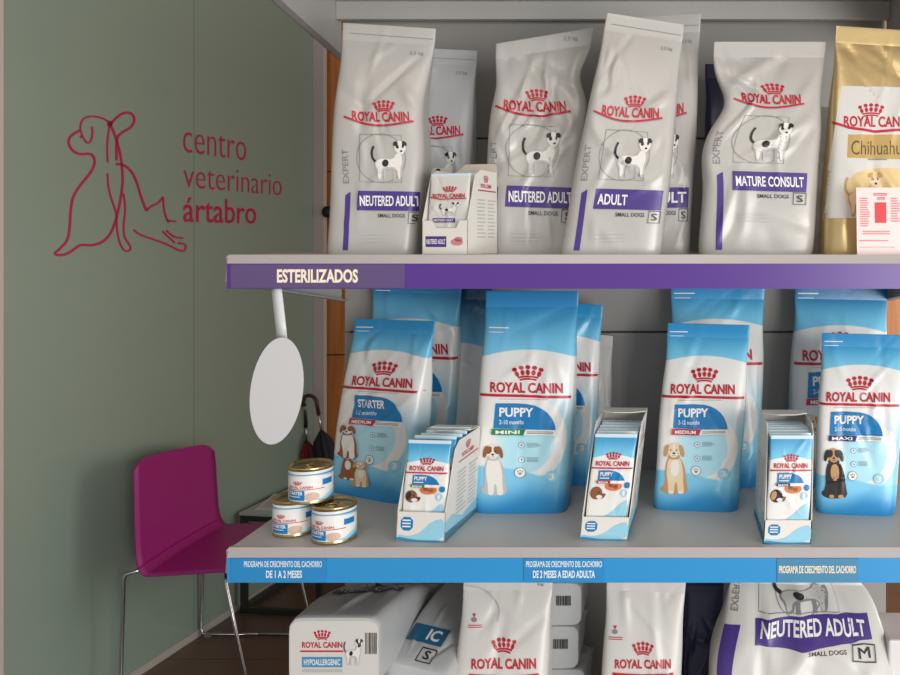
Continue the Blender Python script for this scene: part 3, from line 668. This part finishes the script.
# big slumped bag
QB = Quad((728, 566), (874, 570), (896, 812), (698, 812))
bp = [('body', PURPLE, poly([(726, 624), (741, 622), (736, 700), (724, 700)])), ('label', PURPLE, poly([(755, 616), (800, 613), (868, 612), (868, 636), (800, 645), (757, 640)])),
      ('label', PWHITE, text('NEUTERED ADULT', 761, 618, 863, 634, .025, 0, 2)), ('body', GREYP, stroke([(758, 610), (758, 578), (840, 578), (840, 611), (758, 610)], .9)+ring(800, 592, 24, .9)),
      ('body', DARK, text('SMALL DOGS', 806, 645, 842, 649, .01)), ('label', DARK, stroke([(848, 640), (869, 641), (868, 657), (847, 655), (848, 640), (869, 641)], 1.3)+text('M', 853, 643, 864, 653, .0)),
      ('body', GREYP, [tuple(Vector((729+7*t.y, 609-28*t.x)) for t in tr) for tr in text('EXPERT', 0, 0, 1, 1, .01)])]
bp = [x for x in bp if x[0] != 'x']
bp[-1] = ('body', GREYP, [tuple(Vector((730+7*p.y, 610-30*p.x)) for p in t) for t in text_raw('EXPERT', .01)])
for m, t in dog_stand(772, 572, 842, 612, LGREY, BLACKP, GREYP): bp.append(('dog', m, t))
b, q = px_bag((728, 566), (874, 570), (896, 806), (698, 806), ZL, 1.53, None, .20, .05, seed=66, amp=.01, crease=26, gp=3.2, pinch=[(1.02, .12, .1, .3), (.6, .15, -.04, -.05)])
make_bag('dog_food_bag', b, PAPER_FILM, bp, QB, 'big bulging white bag with wrinkled NEUTERED ADULT band on the lowest shelf', 'bag', G3)
b, q = px_bag((684, 574), (724, 574), (724, 800), (680, 800), ZL, 1.78, None, .08, .02, seed=67)
make_bag('dog_food_bag', b, MATS['navy_film'], [], q, 'dark navy bag in shadow between the narrower crown bag and the big bulging bag', 'bag', G3)
# pink pack
pk = thing('pet_pack', at(905, 790, 1.60), 'pink and white pack at the far right edge of the lowest shelf', 'pack'); pk.location.z = ZL
m = MB(); m.box((-.03, 0, 0), (.05, .12, .24), mat('pack_pink', (222, 128, 158), .4)); m.build('pack_body', pk, bevel=.003)
m = MB(); m.box((-.031, -.001, .215), (.051, .121, .285), mat('pack_white', (228, 224, 222), .4)); m.build('pack_top', pk, bevel=.004)
# ================================================================== SHELVING UNIT
STEEL = mat('shelf_grey', (184, 182, 178), .42, bump=.03, bscale=300); BACKM = mat('panel_grey', (158, 155, 150), .5, bump=.03, bscale=300)
RAILL = mat('rail_clear_grey', (176, 168, 166), .3); PURR = mat('rail_purple', (84, 48, 136), .3); BLUR = mat('rail_blue', (50, 146, 206), .3)
POSTM = mat('post_grey', (92, 90, 88), .45)
X0, X1, Y0, Y1 = -.757, .493, 1.45, 1.95
unit = thing('shelving_unit', ((X0+X1)/2, (Y0+Y1)/2, 0), 'grey metal shelving unit with purple and blue edge strips holding pet food', 'shelves')
uo = Vector(unit.location)
def upart(mb, name, par=None, bevel=0, lab=None):
    mb.v = [p-uo for p in mb.v]; o = mb.build(name, par or unit, bevel=bevel)
    if lab: o['label'] = lab
    return o
def shelf(z, rail=None, dz=0):
    m = MB(); m.box((X0, Y0+.004, z-.026), (X1, Y1, z), STEEL); m.box((X0, Y0+.004, z-.05), (X1, Y0+.02, z-.026), STEEL)
    s = upart(m, 'shelf', bevel=.003)
    for x in (X0, X1-.003):
        f0, f1 = z-.052-dz, z-.114-dz
        b = MB(); b.prism([(x, Y0+.02, f0), (x, Y1-.01, f1), (x, Y1-.01, z-.002), (x, Y0+.02, z-.002)], (.003, 0, 0), STEEL)
        b.prism([(x, Y0+.02, f0), (x, Y1-.01, f1), (x, Y1-.01, f1+.002), (x, Y0+.02, f0+.002)], (.02 if x < 0 else -.016, 0, 0), STEEL)
        upart(b, 'bracket')
    if rail:
        r = MB(); r.box((X0, Y0-.004, z-.057), (X1, Y0+.004, z-.014), rail); rr_ = upart(r, 'edge_strip', s, lab='purple edge strip' if rail == PURR else 'blue edge strip')
        r = MB(); r.prism([(X0, Y0-.005, z-.014), (X0, Y0+.004, z-.014), (X0, Y0+.008, z+.001), (X0, Y0+.002, z+.001)], (X1-X0, 0, 0), RAILL)
        r.prism([(X0-.001, Y0-.004, z-.002), (X0-.006, Y0+.004, z-.03), (X0-.008, Y0+.006, z-.045), (X0-.005, Y0+.006, z-.045), (X0-.003, Y0+.004, z-.03), (X0, Y0+.0, z-.0)], (0, .02, 0), RAILL)
        upart(r, 'rail_lip', s)
    return s
sp = shelf(ZP, PURR); sb = shelf(ZB, BLUR); shelf(ZL, BLUR)
stp = shelf(2.062, None, .04)
m = MB(); m.box((X0+.003, Y1-.045, 1.995), (X1-.003, Y1-.028, 2.036), STEEL); upart(m, 'rear_beam', bevel=.002)
zs = [.08, .40, .845, 1.289, 1.733, 2.177]
for a, b_ in zip(zs, zs[1:]):
    m = MB(); m.box((X0+.006, Y1, a+.002), (X1-.002, Y1+.012, b_-.002), BACKM); upart(m, 'back_panel', bevel=.0015)
for x in (X0+.012, X1-.042):
    m = MB(); m.box((x, Y1+.013, 0), (x+.03, Y1+.05, 2.2), POSTM); upart(m, 'post', bevel=.002)
m = MB(); m.box((X0+.045, Y1+.014, .08), (X1-.045, Y1+.03, 2.177), POSTM); upart(m, 'rear_sheet')
m = MB(); m.box((X0, Y0+.03, 0), (X1, Y1, .08), STEEL); upart(m, 'plinth', bevel=.003)
def strip_label(par, z, x0, x1, m_, texts, lab):
    a, b_ = (x0-PX)*(Y0-.004)/F, (x1-PX)*(Y0-.004)/F
    l = MB(); l.box((a, Y0-.0056, z-.0555), (b_, Y0-.0042, z-.0155), m_)
    for s, t0, t1, h0, h1, mm, bo in texts:
        f = lambda p: Vector(((p.x-PX)*(Y0-.0058)/F, Y0-.0060, z-.0155-p.y*.04))
        lay_flat(l, text(s, t0, h0, t1, h1, bo), mm, f)
    upart(l, 'shelf_label', par, lab=lab)
CR = mat('lettering_cream', (250, 236, 206), .4); LW = mat('lettering_white', (226, 236, 240), .4)
strip_label(sp, ZP, 231, 405, mat('label_mauve', (96, 76, 122), .3), [('ESTERILIZADOS', 277, 358, .2, .78, CR, .035)], 'mauve shelf label with cream lettering')
strip_label(sb, ZB, 231, 327, mat('label_blue', (46, 138, 198), .3), [('PROGRAMA DE CRECIMIENTO DEL CACHORRO', 244, 322, .1, .36, LW, .02), ('DE 1 A 2 MESES', 266, 302, .5, .82, LW, .03)], 'blue shelf label with white lettering')
strip_label(sb, ZB, 524, 604, MATS['label_blue'], [('PROGRAMA DE CRECIMIENTO DEL CACHORRO', 526, 602, .1, .36, LW, .02), ('DE 2 MESES A EDAD ADULTA', 533, 595, .5, .82, LW, .03)], 'blue shelf label with white lettering')
strip_label(sb, ZB, 777, 858, mat('label_grey_blue', (72, 136, 172), .3), [('PROGRAMA DE CRECIMIENTO DEL CACHORRO', 779, 856, .3, .62, CR, .02)], 'grey-blue shelf label with cream lettering')
# hanging oval tag
WB = mat('tag_white', (206, 206, 207), .5)
dw = 1.452
w = thing('shelf_wobbler', at(277, 291, dw), 'blank white oval tag hanging on a plastic strip from the purple edge', 'tag'); wo = Vector(w.location)
m = MB(); pts = [(271, 288, 0), (272.5, 300, -.004), (275, 322, -.012), (277, 341, -.016)]
L_ = [at(x, y, dw+o) for x, y, o in pts]; R_ = [at(x+10.5, y, dw+o) for x, y, o in pts]
vs = L_+R_; n4 = 4
m.add([p-wo for p in vs]+[p-wo+Vector((0, .0008, 0)) for p in vs], [(i, i+4, i+5, i+1) for i in range(3)]+[(i+8, i+9, i+13, i+12) for i in range(3)]+[(i, i+1, i+9, i+8) for i in range(3)]+[(i+4, i+12, i+13, i+5) for i in range(3)]+[(3, 7, 15, 11)], mat('tag_clear', (206, 208, 208), .3), True); m.build('strip', w)
m = MB(); c0 = at(276.5, 391.5, dw-.02); pts = []
for k in range(56):
    a = 2*math.pi*k/56; x = 26*math.cos(a); y = 54*math.sin(a)
    pts.append(c0+Vector(((x-y*.16)*dw/F, .012*math.sin(a), -y*dw/F))-wo)
m.prism(pts, (0, .0012, 0), WB); m.build('oval_card', w)
# ================================================================== ROOM
WA, WBk = -2.275, .15                              # wall plane X = WA + WBk*Y
wd_ = Vector((WBk, 1, 0)).normalized(); wn = Vector((wd_.y, -wd_.x, 0))
def wpt(px, py):
    d = -WA/(WBk-(px-PX)/F); return at(px, py, d)
def wallY(y, z, off=0): return Vector((WA+WBk*y, y, z))+wn*off
GL = mat('wall_glass_green', (138, 156, 142), .16, spec=.5)
def wslab(y0, y1, z0, z1, m_, off=0, t=.012):
    mb = MB(); mb.prism([wallY(y0, z0, off), wallY(y1, z0, off), wallY(y1, z1, off), wallY(y0, z1, off)], -wn*t, m_); return mb
YA = 2.426; YS = -WA/(WBk-(194-PX)/F); YE = 3.975
mb = wslab(YA, YS-.0015, .028, 2.8, GL); mb2 = wslab(YS+.0015, YE, .028, 2.8, GL)
mb.add(mb2.v, mb2.f, GL); struct(mb, 'wall_left')
ALU = mat('trim_pale', (196, 184, 176), .4)
struct(wslab(.2, YE, 0, .028, mat('baseboard_grey', (176, 172, 164), .5), .004, .02), 'baseboard_left')
struct(wslab(YA-.06, YA-.002, .028, 2.8, ALU, .006, .02), 'trim_1')
mb = MB(); xe = WA+WBk*YE; mb.box((xe-.002, YE, 0), (xe+.054, YE+.03, 2.8), ALU); struct(mb, 'trim_2', bevel=.004)
struct(wslab(-1.5, YA-.062, .028, 2.8, mat('wall_plain', (150, 146, 134), .6)), 'wall_front')
# wood wall behind
wm = mat('wood_orange', (168, 104, 52), .4, spec=.4); nt = wm.node_tree
t = nt.nodes.new('ShaderNodeTexCoord'); mp = nt.nodes.new('ShaderNodeMapping'); mp.inputs['Scale'].default_value = (14, 1, .9)
n = nt.nodes.new('ShaderNodeTexNoise'); n.inputs['Scale'].default_value = 3; n.inputs['Detail'].default_value = 6
nt.links.new(t.outputs['Object'], mp.inputs[0]); nt.links.new(mp.outputs[0], n.inputs['Vector'])
nt.links.new(mixc(nt, E(nt, n.outputs['Fac']).ramp(.3, .7), (176, 104, 48), (206, 134, 72)), nt.nodes['Principled BSDF'].inputs['Base Color'])
GAP = mat('wood_gap', (70, 42, 24), .6)
mb = MB(); YB = 4.06
mb.box((-2.2, YB+.012, 0), (2.4, YB+.06, 2.8), GAP)
zz = [0, .5, CH-(354-PY)*YB/F, CH-(172-PY)*YB/F, 2.5, 2.8]
for a, b_ in zip(zz, zz[1:]): mb.box((-.9, YB, a+.003), (2.4, YB+.012, b_-.003), wm)
struct(mb, 'wall_back')
mb = MB()
for a, b_ in zip(zz, zz[1:]): mb.box((xe+.02, YB-.03, a+.003), (-.905, YB+.008, b_-.003), wm)
dr_ = struct(mb, 'door_1')
k = at(329, 212, YB-.07)
m = MB(); pr = [(0, -.03), (.018, -.03), (.027, -.02), (.029, -.008), (.025, .004), (.012, .01), (.012, .03)]
m.add([Vector((r_*math.cos(a), z_, r_*math.sin(a)))+k for r_, z_ in pr for a in (2*math.pi*j/24 for j in range(24))], [(i*24+j, (i+1)*24+j, (i+1)*24+(j+1) % 24, i*24+(j+1) % 24) for i in range(len(pr)-1) for j in range(24)], mat('knob_black', (24, 22, 22), .35), True)
m.build('door_knob', dr_)
# floor
fm = mat('floor_brown', (74, 56, 46), .32, spec=.4); nt = fm.node_tree
t = nt.nodes.new('ShaderNodeTexCoord'); br = nt.nodes.new('ShaderNodeTexBrick'); n = nt.nodes.new('ShaderNodeTexNoise')
br.inputs['Scale'].default_value = 1; br.inputs['Brick Width'].default_value = 1.2; br.inputs['Row Height'].default_value = .19; br.inputs['Mortar Size'].default_value = .002
br.inputs['Color1'].default_value = (*lin((100, 78, 66)), 1); br.inputs['Color2'].default_value = (*lin((110, 86, 72)), 1); br.inputs['Mortar'].default_value = (*lin((34, 26, 22)), 1)
nt.links.new(t.outputs['Object'], br.inputs['Vector']); nt.links.new(br.outputs['Color'], nt.nodes['Principled BSDF'].inputs['Base Color'])
mb = MB(); mb.box((-3, -2.5, -.05), (3, YB+.06, 0), fm); struct(mb, 'floor')
mb = MB(); mb.box((-3, -2.5, 2.8), (3, YB+.06, 2.86), mat('ceiling_white', (206, 202, 194), .8)); struct(mb, 'ceiling')
# clinic logo on the glass
LR = mat('vinyl_red', (176, 34, 76), .4)
def wall_tris(mb, tris, m_):
    for t_ in tris:
        v = [wpt(p.x, p.y)+wn*.0015 for p in t_]
        if (v[1]-v[0]).cross(v[2]-v[0]).dot(wn) < 0: v.reverse()
        mb.prism(v, -wn*.0014, m_)
lo = thing('wall_sign', wallY(3.0, 1.5, 0), 'dark red vinyl sign on green glass: dog and cat outlines beside lettering', 'sign'); loc = Vector(lo.location)
def cp(pts): return smooth([(40+x*.252, 100+y*.252) for x, y in pts])
S = [[(278,92),(252,73),(215,64),(180,67),(162,85),(158,115),(166,140),(178,163),(190,173),(203,160),(208,130),(205,105)],
     [(158,120),(125,138),(110,160),(118,190),(140,210),(165,216),(195,212),(212,222),(218,250),(200,290),(165,330),(130,380),(120,440),(118,500),(110,555),(80,590),(52,610),(75,617),(105,612),(135,592),(160,573),(200,578),(245,567),(280,532),(303,470),(318,400),(328,330),(325,260),(315,200),(297,140),(280,100)],
     [(278,100),(300,70),(335,48),(365,53),(377,80),(360,110),(330,125),(310,140),(302,165),(303,240)],
     [(276,90),(268,150),(265,200),(268,248)],
     [(267,290),(270,350),(285,400),(303,450),(303,500),(310,550),(325,590),(345,603),(362,590),(350,568),(333,545),(330,500),(338,440),(335,400),(330,370)],
     [(300,253),(335,258),(365,285),(385,330),(400,385),(422,440)], [(422,440),(440,420),(465,412),(488,385)], [(488,385),(490,430),(500,470),(512,486)],
     [(500,478),(540,482)], [(370,515),(395,535),(450,553),(510,575),(550,598),(575,600),(580,572),(545,567)], [(485,520),(510,545),(535,567)], [(500,517),(530,545),(568,548)], [(160,140),(163,152)]]
mb = MB()
for i, s_ in enumerate(S): wall_tris(mb, stroke(cp(s_), 2.5 if i in (1, 2, 5) else 1.9), LR)
for p_ in ((278, 91), (275, 97)): wall_tris(mb, ell(40+p_[0]*.252, 100+p_[1]*.252, 2.6, 2.6), LR)
mb.v = [p-loc for p in mb.v]; mb.build('animal_outline', lo)
def wtext(s, x0, x1, zb, h, bold):
    a = wpt(x0, 200).y; b_ = wpt(x1, 200).y; mb = MB()
    for t_ in text_raw(s, bold):
        v = [wallY(a+(b_-a)*p.x, zb+h*p.y, .0015) for p in t_]
        if (v[1]-v[0]).cross(v[2]-v[0]).dot(wn) < 0: v.reverse()
        mb.prism(v, -wn*.0014, LR)
    mb.v = [p-loc for p in mb.v]; mb.build('lettering', lo)
wtext('centro', 183, 246, 1.825, .088, -.012); wtext('veterinario', 183.5, 281.5, 1.695, .089, -.012); wtext('\u00e1rtabro', 183, 256, 1.566, .097, .006)
# ================================================================== CHAIR
MAG = mat('chair_magenta', (158, 34, 120), .42, bump=.06, bscale=260); CHR = mat('chrome', (190, 190, 190), .18, metal=1)
ch = thing('chair', (-1.565, 2.98, 0), 'magenta plastic chair with chrome sled legs against the green glass wall', 'chair')
prof = [(.205, .425), (.215, .447), (.19, .456), (.10, .452), (0, .446), (-.09, .442), (-.112, .444), (-.130, .462), (-.138, .51), (-.143, .60), (-.146, .68), (-.149, .745), (-.150, .775)]
def cat(p, n_=5):
    o = []; N_ = len(p)
    for i in range(N_-1):
        a, b_, c_, d_ = (Vector(p[max(0, min(N_-1, j))]) for j in (i-1, i, i+1, i+2))
        for k_ in range(n_):
            u = k_/n_; o.append(.5*((2*b_)+(c_-a)*u+(2*a-5*b_+4*c_-d_)*u*u+(3*b_-a-3*c_+d_)*u**3))
    return o+[Vector(p[-1])]
def shell(pp, nm, w0, w1, curve):
    mb = MB(); P = cat(pp); NU = 16; vs = []; n_ = len(P)
    for side in (0, 1):
        for i, p in enumerate(P):
            t_ = (P[min(i+1, n_-1)]-P[max(i-1, 0)]).normalized(); nn = Vector((-t_.y, t_.x)); s_ = i/(n_-1)
            hw = w0+(w1-w0)*s_
            edge = min(1, min(s_, 1)*n_/3+.0) if False else 1
            for k_ in range(NU+1):
                u = -1+2*k_/NU
                x = p.x+curve(s_)*u*u; z = p.y
                if nm == 'backrest': z -= .032*(max(0, abs(u)-.6)/.4)**2.6*max(0, (s_-.6)/.4)
                
                if nm == 'backrest': z -= .027*u*s_
                q_ = Vector((x-nn.x*.007*side*-1, u*hw-.05, z-nn.y*.007*side*-1)); vs.append(q_)
    m_ = n_*(NU+1); fs = []
    for i in range(n_-1):
        for k_ in range(NU):
            a = i*(NU+1)+k_; fs.append((a, a+1, a+NU+2, a+NU+1)); fs.append((a+m_+NU+1, a+m_+NU+2, a+m_+1, a+m_))
    for k_ in range(NU):
        fs.append((k_, k_+m_, k_+m_+1, k_+1)); a = (n_-1)*(NU+1)+k_; fs.append((a, a+1, a+1+m_, a+m_))
    for i in range(n_-1):
        a = i*(NU+1); fs.append((a, a+NU+1, a+NU+1+m_, a+m_)); a += NU; fs.append((a, a+m_, a+NU+1+m_, a+NU+1))
    mb.add(vs, fs, MAG, True)
    o = mb.build(nm, ch); bm = bmesh.new(); bm.from_mesh(o.data); bmesh.ops.recalc_face_normals(bm, faces=bm.faces); bm.to_mesh(o.data); bm.free()
    return o
shell(prof[:8], 'seat', .235, .245, lambda s_: 0.012*s_); shell(prof[7:], 'backrest', .245, .232, lambda s_: .012)
for sgn in (-1, 1):
    y = sgn*.235
    for nm, pts in (('rear_leg', [(-.13, sgn*.17, .431), (-.16, sgn*.215, .428), (-.198, y, .42), (-.206, y, .40), (-.212, y, .2), (-.217, y, .03), (-.21, y, .012), (-.19, y, .009), (0, y, .009)]),
                    ('front_leg', [(0, y, .009), (.18, y, .009), (.196, y, .012), (.203, y, .03), (.165, y, .2), (.125, y, .39), (.115, y-sgn*.02, .425), (.10, sgn*.16, .433)])):
        m = MB(); m.tube(pts, .006, CHR); m.build('leg', ch)
    m = MB(); m.box((-.2, y-.008, 0), (-.175, y+.008, .012), mat('glide_grey', (120, 120, 118), .5)); m.box((.165, y-.008, 0), (.19, y+.008, .012), MATS['glide_grey']); m.build('glide', ch)
m = MB()
for x in (-.12, .10): m.tube([(x, -.17, .432), (x, .17, .432)], .008, mat('bar_black', (30, 30, 30), .5))
m.build('underseat_bar', ch)
# ================================================================== TABLE, LEAFLETS, UMBRELLAS
BLK = mat('table_frame', (42, 44, 42), .4); GT = mat('table_glass', (186, 198, 190), .08, spec=.6, alpha=.92)
tb = thing('side_table', wallY(3.63, 0, .20), 'low side table with black square metal frame and glass top behind the magenta chair', 'table', None, -math.atan(WBk))
w2, l2, hT = .175, .21, .405; s_ = .011
for sx in (-1, 1):
    for sy in (-1, 1):
        m = MB(); x, y = sx*(w2-s_), sy*(l2-s_); m.box((x-s_, y-s_, 0), (x+s_, y+s_, hT-.012), BLK); m.build('leg', tb)
m = MB()
for z in (0, hT-.034):
    for sy in (-1, 1): m = MB(); m.box((-w2+2*s_, sy*(l2-s_)-s_, z), (w2-2*s_, sy*(l2-s_)+s_, z+.022), BLK); m.build('rail', tb)
    for sx in (-1, 1): m = MB(); m.box((sx*(w2-s_)-s_, -l2+2*s_, z), (sx*(w2-s_)+s_, l2-2*s_, z+.022), BLK); m.build('rail', tb)
m = MB(); m.box((-w2-.003, -l2-.003, hT-.012), (w2+.003, l2+.003, hT), GT); m.build('table_top', tb, bevel=.002)
def sheet(label, x, y, z, rz, w, h, seed):
    p = Matrix.Rotation(-math.atan(WBk), 4, 'Z')@Vector((x, y, 0))+Vector(tb.location)
    r = thing('magazine', (p.x, p.y, z), label, 'magazine', None, rz); m = MB(); m.box((-w/2, -h/2, 0), (w/2, h/2, .004), mat('paper_white', (214, 214, 208), .5)); rn = random.Random(seed)
    lay_flat(m, lines(-w*420, -h*400, w*420, h*400, 9, .5, rn), LGREY, lambda q_: Vector((q_.x*.001, q_.y*.001, .0044))); m.build('printed_page', r)
sheet('printed white leaflet lying at the near edge of the low glass table', -.095, -.06, hT+.0005, .1, .13, .21, 1)
sheet('pale magazine lying at the far end of the low glass table', .05, .11, hT+.0005, -.2, .2, .15, 2)
def umbrella(label, base, top, cm, hm, seed):
    base, top = Vector(base), Vector(top); ax = (top-base).normalized(); L_ = (top-base).length
    r = thing('umbrella', base, label, 'umbrella'); e1 = ax.orthogonal().normalized(); e2 = ax.cross(e1)
    m = MB(); m.tube([ax*0, ax*.06], .005, mat('ferrule', (120, 120, 120), .3, metal=.8)); m.build('tip', r)
    m = MB(); vs = []; N_ = 32; pr = [(.05, .006), (.12, .018), (.3, .030), (.45, .036), (.55, .038), (.6, .032), (.63, .016), (.645, .008)]
    for t_, rad in pr:
        for k_ in range(N_):
            a = 2*math.pi*k_/N_; rr2 = rad*(1+.28*math.cos(8*a+t_*6)); vs.append(ax*(L_*t_/.8)+e1*rr2*math.cos(a)+e2*rr2*math.sin(a))
    m.add(vs, [(i*N_+k_, i*N_+(k_+1) % N_, (i+1)*N_+(k_+1) % N_, (i+1)*N_+k_) for i in range(len(pr)-1) for k_ in range(N_)], cm, True); m.build('folded_canopy', r)
    m = MB(); m.tube([ax*(L_*.79), ax*(L_*.92)], .005, CHR); m.build('shaft', r)
    m = MB(); p0 = ax*(L_*.9); up = ax; sd = Vector((-1, 0, 0)); pts = [p0, p0+up*.06]
    for k_ in range(1, 10):
        a = math.pi*k_/9; pts.append(p0+up*(.06+.03*math.sin(a))+sd*(.03-.03*math.cos(a)))
    pts.append(pts[-1]-up*.02); m.tube(pts, .009, hm, 10); m.build('handle', r)
umbrella('folded black umbrella with brown hooked handle leaning in the corner by the pale trim', (-1.50, 3.88, .005), at(316, 398, 3.88), mat('cloth_black', (30, 30, 34), .7), mat('handle_brown', (70, 40, 26), .35), 1)
umbrella('folded dark red umbrella leaning behind the black umbrella in the corner', (-1.645, 3.90, .005), at(305, 412, 3.91), mat('cloth_red', (120, 26, 40), .7), mat('handle_black', (34, 30, 30), .4), 2)
# ================================================================== LIGHT AND CAMERA
def area(name, loc, tgt, sx, sy, e, col):
    l = bpy.data.lights.new(name, 'AREA'); l.shape = 'RECTANGLE'; l.size = sx; l.size_y = sy; l.energy = e; l.color = col
    o = bpy.data.objects.new(name, l); COL.objects.link(o); o.location = loc
    o.rotation_euler = (Vector(tgt)-Vector(loc)).to_track_quat('-Z', 'Y').to_euler(); return o
area('window_daylight', (2.4, -2.0, 1.15), (-.5, 2.2, 1.1), 2.8, 2.0, 150, (1, .985, .96))
area('ceiling_lamp', (-.3, .2, 2.75), (-.3, .6, 0), 1.2, .6, 8, (1, .95, .88))
area('side_fill', (2.2, 3.1, 1.1), (-1.7, 3.3, .9), 1.0, 1.6, 19, (1, .98, .94))  # added fill that brightens the far wall and table; no window stands there
w_ = bpy.data.worlds.new('World'); SC.world = w_; w_.use_nodes = True
w_.node_tree.nodes['Background'].inputs[0].default_value = (.9, .93, 1, 1); w_.node_tree.nodes['Background'].inputs[1].default_value = .62
cam = bpy.data.cameras.new('Camera'); co = bpy.data.objects.new('Camera', cam); COL.objects.link(co)
co.location = (0, 0, CH); co.rotation_euler = (math.pi/2, 0, 0)
cam.sensor_width = 36; cam.lens = F/900*36; cam.shift_x = -(PX-450)/900; cam.shift_y = -(337.5-PY)/900; cam.clip_start = .02
SC.camera = co
SC.view_settings.view_transform = 'Standard'; SC.view_settings.look = 'None'; SC.view_settings.gamma = 1; SC.view_settings.exposure = .04
SC.view_settings.use_curve_mapping = False
